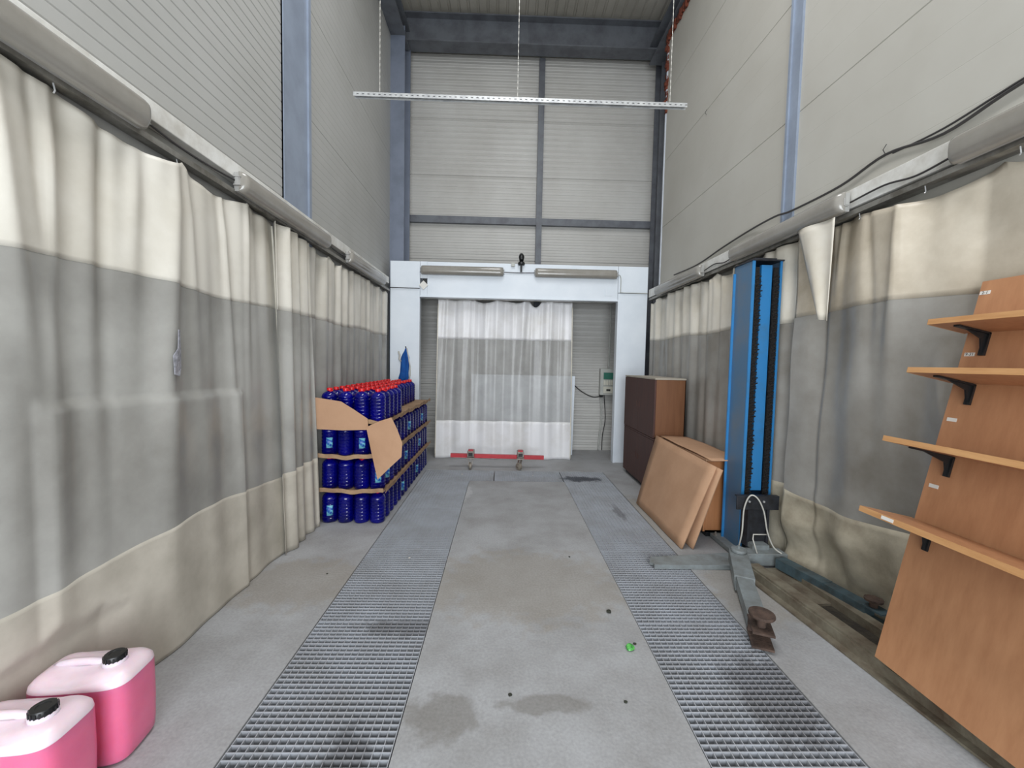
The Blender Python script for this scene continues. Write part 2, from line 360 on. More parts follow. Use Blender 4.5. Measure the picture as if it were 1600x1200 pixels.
# ------------------------------------------------------------------ lamps
def lamp(label, p0, p1, nrm, group, L=1.36):
    p0, p1, n = Vector(p0), Vector(p1), Vector(nrm).normalized()
    mid = (p0+p1)/2
    t = empty('fluorescent_fitting', label, 'lamp', mid, 0, group)
    d = (p1-p0); L = d.length; d.normalize(); u = n.cross(d).normalized()
    if u.z < 0: u = -u
    b = MB(); b.obox(mid+n*.022, d, n, u, L/2-.01, .022, .062)
    rel(b, 'housing', 'lampbody', t)
    b = MB(); seg = 14; rings = []
    for e, k in ((.002, .30), (.008, .62), (.020, .86), (.040, .97), (.07, 1), (L/2, 1), (L-.07, 1), (L-.040, .97), (L-.020, .86), (L-.008, .62), (L-.002, .30)):
        c = p0+d*e
        rings.append([b.b.verts.new(c+n*(.035+.062*k*math.sin(PI*j/seg)*(1-.10*math.sin(PI*j/seg)**8))+u*(.070*(.85+.15*k)*math.cos(PI*j/seg))) for j in range(seg+1)])
    # denser rings at the ends
    for a_, b_ in zip(rings, rings[1:]):
        for j in range(seg): b.b.faces.new((a_[j], a_[j+1], b_[j+1], b_[j]))
        b.b.faces.new((a_[0], b_[0], b_[seg], a_[seg]))
    b.b.faces.new(rings[0]); b.b.faces.new(rings[-1][::-1])
    rel(b, 'diffuser', 'lampglass', t, smooth='auto')
    for e in (p0+d*.004, p1-d*.004):
        b = MB(); b.obox(e+n*.030, d, n, u, .012, .018, .030); bmesh.ops.bevel(b.b, geom=b.b.edges[:], offset=.006, segments=2, affect='EDGES')
        rel(b, 'end_cap', 'lampbody', t)
    for q in (.12, .5, .88):
        b = MB(); b.obox(p0+d*(q*L)+n*.034+u*.066, d, n, u, .010, .012, .004); rel(b, 'clip', 'lampbody', t)
    return t
XW, XWR = XL+.09, XR-.172
lamp('long grey fluorescent fitting on the left wall, nearest the camera', (XW, .78, 2.765), (XW, 2.11, 2.765), (1,0,0), 'wall lamps')
lamp('long grey fluorescent fitting on the left wall, middle one under the blue-grey column', (XW, 2.82, 2.765), (XW, 4.20, 2.765), (1,0,0), 'wall lamps')
lamp('long grey fluorescent fitting on the left wall, farthest one close to the portal', (XW, 4.75, 2.76), (XW, 6.12, 2.76), (1,0,0), 'wall lamps')
lamp('long grey fluorescent fitting on the right wall, nearest the camera', (XWR+.02, .75, 2.71), (XWR+.02, 2.09, 2.71), (-1,0,0), 'wall lamps')
lamp('long grey fluorescent fitting on the right wall, middle one above the blue lift', (XWR+.02, 2.74, 2.715), (XWR+.02, 4.10, 2.715), (-1,0,0), 'wall lamps')
lamp('long grey fluorescent fitting on the right wall, farthest one close to the portal', (XWR+.02, 4.72, 2.70), (XWR+.02, 6.10, 2.70), (-1,0,0), 'wall lamps')
lamp('long grey fluorescent fitting on the white portal, left one', (-1.31, PY-.003, 3.02), (-.02, PY-.003, 3.02), (0,-1,0), 'portal lamps')
lamp('long grey fluorescent fitting on the white portal, right one', (.48, PY-.003, 3.02), (1.78, PY-.003, 3.02), (0,-1,0), 'portal lamps')

# trunking boards and curtain rails
def tk(name, mb, m, label, cat): return tag(mb.build(name, m), label, cat)
tk('cable_trunking', MB().box(XL+.003, XL+.085, -.5, 6.56, 2.80, 2.90, .004), 'trunk', 'white trunking board running along the left wall above the curtains', 'trunking')
tk('cable_trunking', MB().box(XR-.145, XR-.003, -.5, 6.56, 2.675, 2.80, .004), 'trunk', 'white trunking board running along the right wall above the curtains', 'trunking')
tk('curtain_rail', MB().box(XL+.05, XL+.095, -.5, 6.56, 2.682, 2.715).box(XL+.003, XL+.06, -.5, 6.56, 2.70, 2.72), 'railm', 'steel curtain rail along the left wall', 'rail')
tk('curtain_rail', MB().box(XR-.14, XR-.09, -.5, 6.56, 2.628, 2.66).box(XR-.10, XR-.003, -.5, 6.56, 2.645, 2.665), 'railm', 'steel curtain rail along the right wall', 'rail')
tk('curtain_rail', MB().box(-1.3, 1.80, PY+.14, PY+.19, 2.60, 2.65), 'railm', 'steel curtain rail behind the portal lintel', 'rail')

# ------------------------------------------------------------------ curtains
def folds(y, z, ztop, comps, pinch):
    t = max(0, min(1, z/ztop)); v = 0
    for (lam, amp, ph, top) in comps:
        a = amp*((1-top)+top*t)
        v += a*math.sin(2*PI*y/lam+ph+.5*math.sin(y*1.3+ph)+.35*math.sin(z*1.4+ph))
    return v
def ridges(seed, u0, u1, n, amin, amax):
    r_ = random.Random(seed); out = []
    for i in range(n):
        u = u0+(u1-u0)*(i+r_.uniform(.15, .85))/n
        out.append((u, r_.uniform(amin, amax)*r_.choice((1, 1, -1)), r_.uniform(.018, .05), r_.uniform(-.09, .09), r_.uniform(.35, 1.6)))
    return out
def ridge(rs, u, z, ztop=2.66):
    v = 0; d = ztop-z
    for (c, a, w_, sl, ln_) in rs:
        q = (u-c-sl*d)/(w_*(1+.5*d))
        if abs(q) < 3: v += a*math.exp(-q*q)*math.exp(-(d/ln_)**2*.7)*min(1, .45+d*2)
    return v
def curtain(root, surf, u0, u1, ztopf, seam1, seam2, mats, du=.022, dz=.045, zb=.004, names=('foot_band', 'clear_band', 'top_band')):
    n = int((u1-u0)/du)
    def band(zlo, zhi, nm, m, th, tmin=0):
        mb = MB(); k = max(3, int((zhi(u0)-zlo(u0))/dz)); g_ = []
        for i in range(n+1):
            u = u0+(u1-u0)*i/n; a, b = zlo(u), zhi(u)
            g_.append([mb.b.verts.new(surf(u, a+(b-a)*j/k)) for j in range(k+1)])
        for i in range(n):
            for j in range(k): mb.b.faces.new((g_[i][j], g_[i+1][j], g_[i+1][j+1], g_[i][j+1]))
        return mb.build(nm, m, root, smooth=True, thick=th)
    band(lambda u: zb, seam2, names[0], mats[0], .003)
    band(seam2, seam1, names[1], mats[1], 0)
    band(seam1, ztopf, names[2], mats[2], .003)
def sag(u, pitch, depth, ph=0, top=2.66):
    q = ((u+ph)/pitch) % 1
    return top-depth*(4*q*(1-q))**.8*(.55+.45*math.sin(u*3.1+ph*5))
# left near curtain
cl = [(.31, .013, .4, .75), (.74, .020, 1.9, .4), (.17, .004, 2.2, .9), (1.9, .016, .6, -.3)]
R1 = ridges(5, .6, 3.3, 17, .018, .044)
def sl1(u, z):
    x = -1.835+(.02 if u < 2 else .02+.035*min(1, (u-2)/.6))*(1-z/2.7)+folds(u, z, 2.66, cl, 0)+ridge(R1, u, z)
    if u > 2.9: x += (u-2.9)/.5*.055*max(0, 1-z/2.66)**.7+.018*math.sin(min(1, (u-2.9)/.48)*PI*3)*(.4+.6*z/2.66)
    # pushed out by the board that stands behind it
    if 1.6 < u < 2.86 and z < 1.42:
        e = max(0, min(1, (u-1.6)/.06, (2.86-u)/.02, (1.40-.02*(u-1.6)-z)/.022)); x += .022*e
    if z < .5 and u < 2.1: x = min(x, -1.825+.4*max(0, z-.40)+.3*max(0, u-1.85))
    return (max(x, -1.885), u, z)
c1 = empty('tarpaulin_curtain', 'large cream and clouded grey curtain on the left nearest the camera', 'curtain')
curtain(c1, sl1, .35, 3.375, lambda u: sag(u, .62, .075, .1, 2.675), lambda u: 1.985+.012*math.sin(u*4), lambda u: .66+.03*math.sin(u*3.2), ('creamlb', 'mid', 'creaml'), du=.012, dz=.022)
hb = MB(); hp = []
for j in range(40):
    z = .006+2.64*j/39; p = sl1(3.372, z); hp.append((p[0]+.006, p[1], z))
hb.tube(hp, .009, 6); hb.build('hem', 'hem', c1, smooth=True)
tp = MB()
def onl(u, z, o=.012): p = sl1(u, z); return (p[0]+o, p[1], z)
tpts = [(2.21,1.50),(2.25,1.49),(2.27,1.53),(2.265,1.60),(2.252,1.66),(2.245,1.74),(2.235,1.74),(2.232,1.64),(2.205,1.60)]
tp.poly([onl(a, b) for a, b in tpts], (.004, 0, 0)); tp.build('torn_tape_patch', 'tape', c1)
# left second curtain
def sl2(u, z):
    x = -1.80+.07*(1-z/2.7)+folds(u, z, 2.66, [(.17, .022, 1.0, .2), (.09, .006, 0, .8), (.5, .015, 2, .1)], 0)
    if u > 3.8: x += (u-3.8)*.12
    return (max(x, -1.875), u, z)
c2 = empty('tarpaulin_curtain', 'narrow gathered cream and grey curtain on the left, just before the stacked jugs', 'curtain')
curtain(c2, sl2, 3.28, 3.87, lambda u: sag(u, .3, .05, 0, 2.665), lambda u: 1.98, lambda u: .66, ('creamlb', 'mid', 'creaml'), du=.012)
R3 = ridges(13, 4.0, 6.4, 18, .008, .02)
def sl3(u, z):
    x = -1.835+folds(u, z, 2.66, [(.20, .012, .3, .1), (.43, .012, 1.2, .3), (.11, .004, 2, .8)], 0)+ridge(R3, u, z)
    return (max(x, -1.875), u, z)
c3 = empty('tarpaulin_curtain', 'cream and grey curtain on the left behind the stacked jugs, next to the portal', 'curtain')
curtain(c3, sl3, 3.90, 6.52, lambda u: sag(u, .34, .05, .05, 2.665), lambda u: 1.98+.01*math.sin(u*5), lambda u: .66, ('creamlb', 'mid', 'creaml'), du=.018)
# board behind left near curtain
tk('leaning_board', MB().box(XL+.004, XL+.024, 1.63, 2.83, .01, 1.38), 'board', 'pale board standing behind the near left curtain', 'board')

# right near curtain
cr = [(.66, .026, 2.6, .35), (.33, .010, .9, .8), (1.6, .03, 1.0, 0)]
R4 = ridges(11, .6, 3.1, 13, .02, .05); R5 = ridges(12, 3.3, 6.4, 22, .010, .024); R6 = ridges(14, -1.0, 1.05, 12, .01, .03)
def bx(z): return 1.95+(z-.12)*.2155        # back of the leaning shelf board
def wrinkle(u, z):
    return .5*math.sin(7*u+5*z+2*math.sin(3.1*u-4*z))+.32*math.sin(13*u-9*z+1.7*math.sin(5*z+2*u))+.2*math.sin(23*z+6*u)
def sr1(u, z):
    x = 2.315-folds(u, z, 2.66, cr, 0)-ridge(R4, u, z)-.012*math.sin(9*u+4*z)*math.sin(3*z)
    k = max(0, min(1, (.78-z)/.3)); x -= k*.042*wrinkle(u, z); x += .10*max(0, min(1, (.40-z)/.25))*max(0, min(1, (3.18-u)/.3))
    if u < 2.35:
        e = min(1, (2.35-u)/.3); x = x*(1-e)+max(x, min(bx(z)+.06, 2.42))*e
    if 2.95 < u: x += .02
    return (min(x, 2.435), u, z)
c4 = empty('tarpaulin_curtain', 'large cream and clouded grey curtain on the right behind the wooden shelf unit', 'curtain')
curtain(c4, sr1, .35, 3.22, lambda u: sag(u, .78, .09, .35, 2.625), lambda u: 2.0+.02*math.sin(u*3), lambda u: .66+.06*math.sin(u*2.6+3.6), ('creamdirty', 'midr', 'creamr'), du=.018, dz=.035)
# right far curtain
def sr2(u, z):
    x = 2.345-folds(u, z, 2.66, [(.24, .014, .3, .15), (.57, .016, 1.2, .3), (.13, .003, 2, .8)], 0)-ridge(R5, u, z)
    return (min(x, 2.435), u, z)
c5 = empty('tarpaulin_curtain', 'cream and grey curtain on the right between the blue lift and the portal', 'curtain')
curtain(c5, sr2, 3.24, 6.52, lambda u: sag(u, .42, .06, .1, 2.625), lambda u: 1.98+.012*math.sin(u*5), lambda u: .64, ('creamdirty', 'midr', 'cream'), du=.018)
# loose flap of cream tarpaulin on the right
fl_ = MB(); G = []
for i in range(13):
    q = i/12
    G.append([fl_.b.verts.new((2.235+.012*math.sin(q*7)-.015*(1-j/14), 2.79+(.09+.27*(j/14))*q, 1.93+.02*q+(.70+.0*q)*(j/14))) for j in range(15)])
for i in range(12):
    for j in range(14): fl_.b.faces.new((G[i][j], G[i+1][j], G[i+1][j+1], G[i][j+1]))
fl_.build('folded_flap', 'cream', c4, smooth=True, thick=.004)

# centre curtain behind the portal opening
def sc(u, z):
    sg = [(.46, .035, .4, .3), (.21, .014, 1.0, .4), (.09, .004, .5, .8)]
    y = PY+.20+folds(u, z, 2.6, sg, 0)-ridge(R6, u, z)
    if abs(u+.52) < .09: y += .05*(1-abs(u+.52)/.09)
    return (u*(1+.02*(1-z/2.6)), y-.05*(1-z/2.6), z)
c6 = empty('tarpaulin_curtain', 'white and clear curtain hanging in the portal opening at the far end', 'curtain')
curtain(c6, sc, -1.07, 1.12, lambda u: (2.60-.10*(math.sin(PI*min(1,max(0,(u+.47)/.33))) if -.47<u<-.14 else 0)*.4-(.09*math.sin(PI*(u-.42)/.2) if .42<u<.62 else 0)-(.03*math.sin(PI*(u-.05)/.33) if .05<u<.38 else 0)), lambda u: 1.965, lambda u: .625, ('ctarp', 'midc', 'ctarp'), du=.012)
hb = MB(); hb.tube([(sc(1.12, z)[0], sc(1.12, z)[1]-.004, z) for z in [i*.1+.02 for i in range(26)]], .009, 6); hb.build('hem', 'hem', c6, smooth=True)
hb = MB(); hb.tube([(sc(-1.07, z)[0], sc(-1.07, z)[1]-.004, z) for z in [i*.1+.02 for i in range(26)]], .008, 6); hb.build('hem', 'hem', c6, smooth=True)
# curtain hooks
for nm, xs, base, par in (('l', XL+.08, 2.68, c1), ('r', XR-.125, 2.625, c4)):
    for i in range(12):
        y = .62*i+.5 if nm == 'l' else .42*i+.6
        if y > 3.2: break
        h = MB(); h.tube([(xs, y, base), (xs+.006, y, base-.03), (xs, y, base-.04)], .003, 6); h.build('hook', 'galv', par)
tk('leaning_board', MB().obox((.35, 7.0, .70), (1,0,0), (0,1,.06), (0,-.06,1), .88, .012, .69), 'white', 'white board leaning upright behind the far curtain', 'board')

# ------------------------------------------------------------------ drain gratings
def grate_mesh(L, W, px, py):
    mb = MB(); n = round(W/px); k = round(L/py)
    for i in range(n+1):
        x = -W/2+.002+(W-.004)*i/n; mb.box(x-.0018, x+.0018, -L/2, L/2, -.028, -.001)
    for j in range(k+1):
        y = -L/2+.002+(L-.004)*j/k; mb.box(-W/2, W/2, y-.0018, y+.0018, -.028, 0)
    return mb
gl = .98
ords = ['nearest the camera', 'second from the camera', 'third from the camera', 'fourth from the camera', 'fifth from the camera', 'farthest from the camera']
proto = None
for (a, b, side) in ((LG[0], LG[1], 'left'), (RG[0], RG[1], 'right')):
    W = b-a-.012
    base = grate_mesh(gl-.004, W, .038, .033).build('floor_grating', 'grate')
    vis = 0
    for i in range(6):
        yc = GY0+gl*(i+.5)+.0
        if yc+gl/2 < .9: continue
        o = base if vis == 0 else base.copy()
        if vis: C.objects.link(o)
        o.location = ((a+b)/2, yc, -.003)
        tag(o, 'square-mesh steel grating in the %s drain strip, %s' % (side, ords[vis] if i < 5 else 'farthest from the camera'), 'grating', 'drain gratings')
        vis += 1
W = CY1-CY0
for (x0, x1, s_, px) in ((LG[0], -.10, 'left half', .034), (-.09, .855, 'right half', .024), (.86, RG[1], 'dark-stained end piece at its right', .03)):
    mb = grate_mesh(W-.01, x1-x0-.006, px, .045); o = mb.build('floor_grating', 'grate'); o.location = ((x0+x1)/2, (CY0+CY1)/2+.005, -.003)
    tag(o, 'steel grating of the cross drain before the far curtain, %s' % s_, 'grating', 'cross drain gratings')

# ------------------------------------------------------------------ jugs of blue fluid
JH = .322
def jug_body():
    pr = [(.02, .004), (.066, .002), (.072, .010)]
    z = .02
    for k in range(6):
        pr += [(.0745, z+.004), (.0745, z+.022), (.0700, z+.027), (.0700, z+.031)]; z += .034
    pr += [(.0745, z+.004), (.074, z+.012), (.066, z+.035), (.046, z+.053), (.026, z+.062), (.020, z+.066), (.020, z+.074)]
    return MB().lathe(pr, seg=20, sq=.03)
def make_jug(lbl):
    r = empty('fluid_jug', 'x', 'jug')
    jug_body().build('body', 'jug', r, smooth='auto')
    MB().lathe([(.024, .292), (.027, .293), (.0275, .312), (.025, .318), (.01, .320)], seg=14).build('cap', 'red', r, smooth='auto')
    hd = MB(); hd.tube([(.034*math.cos(a)+.012, .034*math.sin(a)*.6, .291+.004*math.sin(a*3)) for a in [2*PI*i/12 for i in range(13)]], .0045, 6); hd.build('carry_ring', 'red', r, smooth=True)
    if lbl:
        mb = MB(); n = 7; g0 = []
        for i in range(n+1):
            a = -PI/2-.38+.76*i/n
            g0.append([mb.b.verts.new((.0765*math.cos(a), .0765*math.sin(a), z)) for z in (.075, .175)])
        for i in range(n): mb.b.faces.new((g0[i][0], g0[i+1][0], g0[i+1][1], g0[i][1]))
        mb.build('label_sticker', 'label', r, smooth=True, thick=.0012)
    return r
jp = {False: make_jug(False), True: make_jug(True)}; used = {False: False, True: False}
NUM = ['first','second','third','fourth','fifth','sixth','seventh','eighth','ninth','tenth','eleventh','twelfth','thirteenth','fourteenth','fifteenth']
LAY = ['bottom layer', 'second layer up', 'third layer up', 'top layer']
X0, PX, PYJ, Y0 = -1.215, .156, .158, 4.02
rnd = random.Random(3)
def put_jug(c, r, k, lbl, rz):
    if used[lbl]: o = copy_tree(jp[lbl])
    else: o = jp[lbl]; used[lbl] = True
    o.location = (X0-c*PX+rnd.uniform(-.001, .001), Y0+r*PYJ+rnd.uniform(-.002, .002), [.001, .334, .667, 1.0][k]); o.rotation_euler = (0, 0, rz)
    o['label'] = 'blue red-capped jug, %s, %s row from front, %s from aisle' % (LAY[k], NUM[r], NUM[c])
    o['group'] = 'jugs of blue fluid, %s' % LAY[k]
LBLF = {(3,0,0), (0,0,1), (3,0,2), (1,0,2)}
for k in range(4):
    for r in range(15):
        for c in range(4):
            if k < 3 and not (r == 0 or c == 0 or (r == 1 and k < 3)): continue
            if k == 3 and (r > 13 or (c == 0 and r > 4)): continue
            front = (c, r, k) in LBLF
            sidel = c == 0 and r > 0 and (r*7+k*3) % 5 == 0 and k < 3
            rz = .35 if front else (PI/2-.5 if sidel else rnd.uniform(0, 6.28))
            put_jug(c, r, k, front or sidel, rz)
# cardboard trays between the layers, with drooping wavy lips
ytr0, ytr1, xtr0, xtr1 = Y0-.095, Y0+14*PYJ+.10, X0-3*PX-.085, X0+.088
for k, zt in enumerate((.326, .659, .992)):
    mb = MB()
    mb.box(xtr0, xtr1, ytr0, ytr1, zt, zt+.005)
    for (ax, ay, bx_, by_, n) in ((xtr0, ytr0, xtr1, ytr0, 16), (xtr1, ytr0, xtr1, ytr1, 60)):
        vv = []
        for i in range(n+1):
            q = i/n; x = ax+(bx_-ax)*q; y = ay+(by_-ay)*q; wv = .010*math.sin(q*n*.55+k)+.006*math.sin(q*n*1.3+2*k)
            ox, oy = (0, -1) if ay == by_ else (1, 0)
            vv.append([mb.b.verts.new((x, y, zt+.003)), mb.b.verts.new((x+ox*(.022+wv*.5), y+oy*(.022+wv*.5), zt+.030+wv)), mb.b.verts.new((x+ox*(.016+wv*.5), y+oy*(.016+wv*.5), zt-.012+wv)), ])
        for i in range(n):
            for j in range(2): mb.b.faces.new((vv[i][j], vv[i+1][j], vv[i+1][j+1], vv[i][j+1]))
    o = mb.build('cardboard_tray', 'cardedge', smooth=False)
    o.modifiers.new('s', 'SOLIDIFY').thickness = .003
    tag(o, 'brown cardboard tray sheet with wavy edges resting on the %s of jugs' % ('bottom layer', 'second layer', 'third layer')[k], 'cardboard tray', 'trays in the jug stack')
fx = MB(); fx.poly([(-1.80, 3.885, 1.24), (-1.52, 3.885, 1.20), (-1.40, 3.888, 1.125), (-1.27, 3.885, 1.04), (-1.265, 3.888, .935), (-1.5, 3.888, .925), (-1.80, 3.89, .935)], (0, -.006, 0))
tag(fx.build('cardboard_flap', 'card'), 'wide brown cardboard flap standing along the front of the top jug layer', 'cardboard')
fx = MB(); fx.poly([(-1.28, 3.875, .962), (-1.16, 3.87, 1.02), (-1.04, 3.86, 1.06), (-.985, 3.855, .95), (-.935, 3.85, .822), (-.94, 3.845, .69), (-1.06, 3.845, .575), (-1.165, 3.85, .468), (-1.225, 3.86, .72)], (0, -.006, 0))
tag(fx.build('cardboard_flap', 'card'), 'torn brown cardboard flap hanging at the front corner of the jug stack', 'cardboard')

# ------------------------------------------------------------------ pink canisters
def can(label, loc, rz):
    t = empty('fluid_canister', label, 'canister', loc, rz, 'pink canisters')
    L, Wd, H = .35, .22, .37
    def superring(z, k, sh=0):
        pts = []
        for i in range(40):
            a = 2*PI*i/40; e = .42
            cx = math.copysign(abs(math.cos(a))**e, math.cos(a)); cy = math.copysign(abs(math.sin(a))**e, math.sin(a))
            pts.append(Vector((cx*(L/2-k), cy*(Wd/2-k), z)))
        return pts
    def shell(levels, nm, m, capb=True):
        mb = MB(); rs = []
        for z, k in levels:
            rs.append([mb.b.verts.new(p) for p in superring(z, k)])
        for a, b in zip(rs, rs[1:]):
            for i in range(40): mb.b.faces.new((a[i], a[(i+1) % 40], b[(i+1) % 40], b[i]))
        if capb: mb.b.faces.new(rs[0][::-1])
        mb.b.faces.new(rs[-1])
        return mb.build(nm, m, t, smooth='auto')
    shell([(.001, .03), (.006, .012), (.02, .003), (.06, 0), (.16, -.002), (.27, -.001), (.318, 0)], 'fluid_body', 'pink')
    # the empty upper shell, domed, with a handle hollow
    mb = MB(); rs = []
    for z, k in ((.318, 0), (.335, .003), (.350, .014), (.360, .030), (.366, .050), (.368, .075), (.368, .095)):
        rs.append([mb.b.verts.new(p) for p in superring(z, k)])
    for ring in rs[2:]:
        for v in ring:
            d = math.exp(-((v.co.x+.03)/.07)**2)*(.5+.5*math.tanh((abs(v.co.y)-.015)/.012)); v.co.z -= .022*d
    for a, b in zip(rs, rs[1:]):
        for i in range(40): mb.b.faces.new((a[i], a[(i+1) % 40], b[(i+1) % 40], b[i]))
    mb.b.faces.new(rs[-1]); mb.build('upper_shell', 'pinkclear', t, smooth=True)
    mb = MB(); mb.tube([(-.13, 0, .345), (-.115, 0, .358), (-.07, 0, .366), (-.01, 0, .366), (.03, 0, .358), (.04, 0, .345)], [.02, .017, .015, .015, .017, .02], 10)
    mb.build('handle', 'pinkclear', t, smooth=True)
    MB().lathe([(.036, .355), (.040, .362), (.038, .380)], (.085, -.01, 0), 20).build('neck', 'pinkclear', t, smooth=True)
    mb = MB(); pr = [(.033, .376), (.036, .378), (.036, .396), (.033, .400), (.02, .400), (.018, .398)]
    mb.lathe(pr, (.085, -.01, 0), 26)
    for i in range(18):
        a = 2*PI*i/18; mb.obox((.085+.0365*math.cos(a), -.01+.0365*math.sin(a), .387), (math.cos(a), math.sin(a), 0), (-math.sin(a), math.cos(a), 0), (0,0,1), .0012, .003, .009)
    cp = mb.build('screw_cap', 'blackp', t, smooth='auto'); return t
can('pink translucent canister with a black cap, the farther one beside the left curtain', (-1.625, 1.625, 0), math.radians(6))
can('pink translucent canister with a black cap, cut by the left picture edge', (-1.63, 1.375, 0), math.radians(4))

# ------------------------------------------------------------------ dark brown cabinets
def cabinet(label, x0, x1, y0, y1, z0, z1, side, door, top, plinth=True):
    t = empty('storage_cabinet', label, 'cabinet', ((x0+x1)/2, (y0+y1)/2, z0), 0)
    zb = z0+(.05 if plinth else 0)
    b = MB().box(x0+.02, x1, y0, y0+.018, zb, z1-.02).box(x0+.02, x1, y1-.018, y1, zb, z1-.02).box(x1-.01, x1, y0, y1, zb, z1-.02).box(x0+.02, x1, y0, y1, zb, zb+.018)
    rel(b, 'carcass', side, t)
    rel(MB().box(x0, x1, y0-.004, y1+.004, z1-.02, z1, .002), 'top_board', top, t)
    if plinth: rel(MB().box(x0+.04, x1-.02, y0+.02, y1-.02, z0, zb), 'plinth', 'blackp', t)
    ym = (y0+y1)/2
    for (a, c, hy) in ((y0+.004, ym-.002, ym-.05), (ym+.002, y1-.004, ym+.05)):
        d = rel(MB().box(x0, x0+.02, a, c, zb+.004, z1-.024, .0015), 'door', door, t)
        hb_ = MB(); hb_.box(x0-.006, x0, hy-.008, hy+.008, (zb+z1)/2-.04, (zb+z1)/2+.04)
        hb_.build('recessed_pull', door, d)
    return t
cabinet('dark brown two-door cabinet on the floor against the right curtain', 1.84, 2.22, 4.88, 6.08, 0, .705, 'cabside', 'cabdoor', 'cabdoor')
cabinet('dark brown two-door cabinet stacked on top of another by the portal', 1.84, 2.22, 4.90, 6.10, .707, 1.445, 'cabside', 'cabdoor', 'cabtop', False)
cabinet('low orange wood cabinet between the leaning cardboard and the blue lift', 1.90, 2.23, 3.72, 4.84, 0, .74, 'cabwood', 'cabwood', 'card')
# cardboard sheets leaning on it
def sheet(name, pts, label, cat, m, th=.012, grp=None):
    p = [Vector(q) for q in pts]; n = (p[1]-p[0]).cross(p[3]-p[0]).normalized()
    mb = MB(); N = 10; G = []
    for i in range(N+1):
        r = []
        for j in range(N+1):
            u, v = i/N, j/N; q = p[0]*(1-u)*(1-v)+p[1]*u*(1-v)+p[2]*u*v+p[3]*(1-u)*v
            q = q+n*(.010*math.sin(PI*u)*math.sin(PI*v)+.003*math.sin(u*11+v*4)); r.append(mb.b.verts.new(q))
        G.append(r)
    for i in range(N):
        for j in range(N): mb.b.faces.new((G[i][j], G[i+1][j], G[i+1][j+1], G[i][j+1]))
    o = mb.build(name, m, smooth=True, thick=th)
    return tag(o, label, cat, grp)
sheet('cardboard_sheet', [(1.575, 4.62, .006), (1.585, 3.46, .006), (1.855, 3.44, .735), (1.845, 4.80, .765)], 'large flat cardboard sheet leaning in front of the others', 'cardboard', 'card', .016, 'leaning cardboard')
sheet('cardboard_sheet', [(1.63, 4.60, .006), (1.685, 3.46, .006), (1.885, 3.40, .72), (1.87, 4.80, .745)], 'flat cardboard sheet half hidden behind the front leaning one', 'cardboard', 'card', .014, 'leaning cardboard')
sheet('cardboard_sheet', [(1.89, 4.80, .76), (1.90, 3.62, .752), (2.24, 3.62, .748), (2.22, 4.80, .752)], 'cardboard sheet lying flat on the low wooden cabinet', 'cardboard', 'card', .008)

# ------------------------------------------------------------------ blue lift column
t = empty('car_lift_column', 'tall blue two-post lift column with black brush strips and arms at its foot', 'car lift', (2.18, 3.50, 0))
cx0, cx1, cy0, cy1, H = 2.05, 2.30, 3.40, 3.66, 2.48
col = MB(); th = .008
col.box(cx0, cx0+th, cy0, cy1, .04, H)
rel(col, 'side_plate', 'liftside', t)
rel(MB().box(cx1-th, cx1, cy0, cy1, .04, H), 'side_plate', 'liftside', t)
rel(MB().box(cx0, cx1, cy1-th, cy1, .04, H), 'back_plate', 'lift', t)
rel(MB().box(cx0-.001, cx0+.022, cy0-.012, cy0, .04, H).box(cx1-.018, cx1, cy0-.012, cy0, .04, H).box(cx0-.02, cx0, cy1-.03, cy1-.018, .04, H-.06), 'front_lip', 'lift', t)
rel(MB().box(cx0+.085, cx1-.075, cy0+.005, cy0+.03, .55, H-.03), 'front_cover', 'lift', t)
for (xa, sg) in ((cx0+.03, 1), (cx1-.062, 1)):
    br = MB(); n = 150; br.box(xa, xa+.034, cy0-.004, cy0+.012, .16, H-.05)
    for i in range(n):
        z = .16+(H-.26)*i/n; jit = .010*math.sin(i*2.3)+.006*math.sin(i*.37)
        br.obox((xa+.024+jit, cy0-.007, z), (1,0,.25), (0,1,0), (-.25,0,1), .022, .004, .005)
    rel(br, 'brush_strip', 'brush', t)
tpz = MB().box(cx0-.01, cx1+.01, cy0-.02, cy1, H, H+.012).box(cx0+.03, cx1-.03, cy0+.02, cy0+.14, H+.02, H+.032)
rel(tpz, 'top_plate', 'dksteel', t)
pl = MB(); pl.lathe([(.045, H+.012), (.05, H+.016), (.05, H+.024), (.02, H+.028), (.014, H+.05)], (2.16, 3.52, 0), 18); rel(pl, 'cable_pulley', 'wheelm', t, smooth='auto')
# base plate
bp = MB().box(1.97, 2.40, 3.26, 3.72, .004, .045, .004); rel(bp, 'base_plate', 'arm', t)
for (x, y) in ((1.99, 3.30), (1.99, 3.66), (2.36, 3.31), (2.02, 3.29)):
    bl = MB().lathe([(.014, .045), (.014, .058), (.008, .060), (.008, .078)], (x, y, 0), 6); rel(bl, 'anchor_bolt', 'wheelm', t)
rel(MB().box(1.90, 2.30, 3.14, 3.26, .02, .115, .004), 'arm_crossbeam', 'arm', t)
cg = MB().box(1.94, 2.29, 3.26, 3.275, .43, .545, .003).box(1.94, 2.29, 3.262, 3.30, .538, .546); rel(cg, 'carriage_plate', 'dksteel', t)
rel(MB().box(2.06, 2.22, 3.30, 3.33, .11, .44).box(2.05, 2.07, 3.285, 3.40, .11, .50).box(2.21, 2.23, 3.285, 3.40, .11, .50), 'carriage', 'dksteel', t)
rel(MB().box(2.06, 2.20, 3.22, 3.30, .115, .15), 'carriage_shoe', 'arm', t)
for x in (2.04, 2.16):
    bl = MB(); bl.tube([(x, 3.262, .50), (x, 3.252, .50)], .009, 6); rel(bl, 'bolt', 'galv', t)
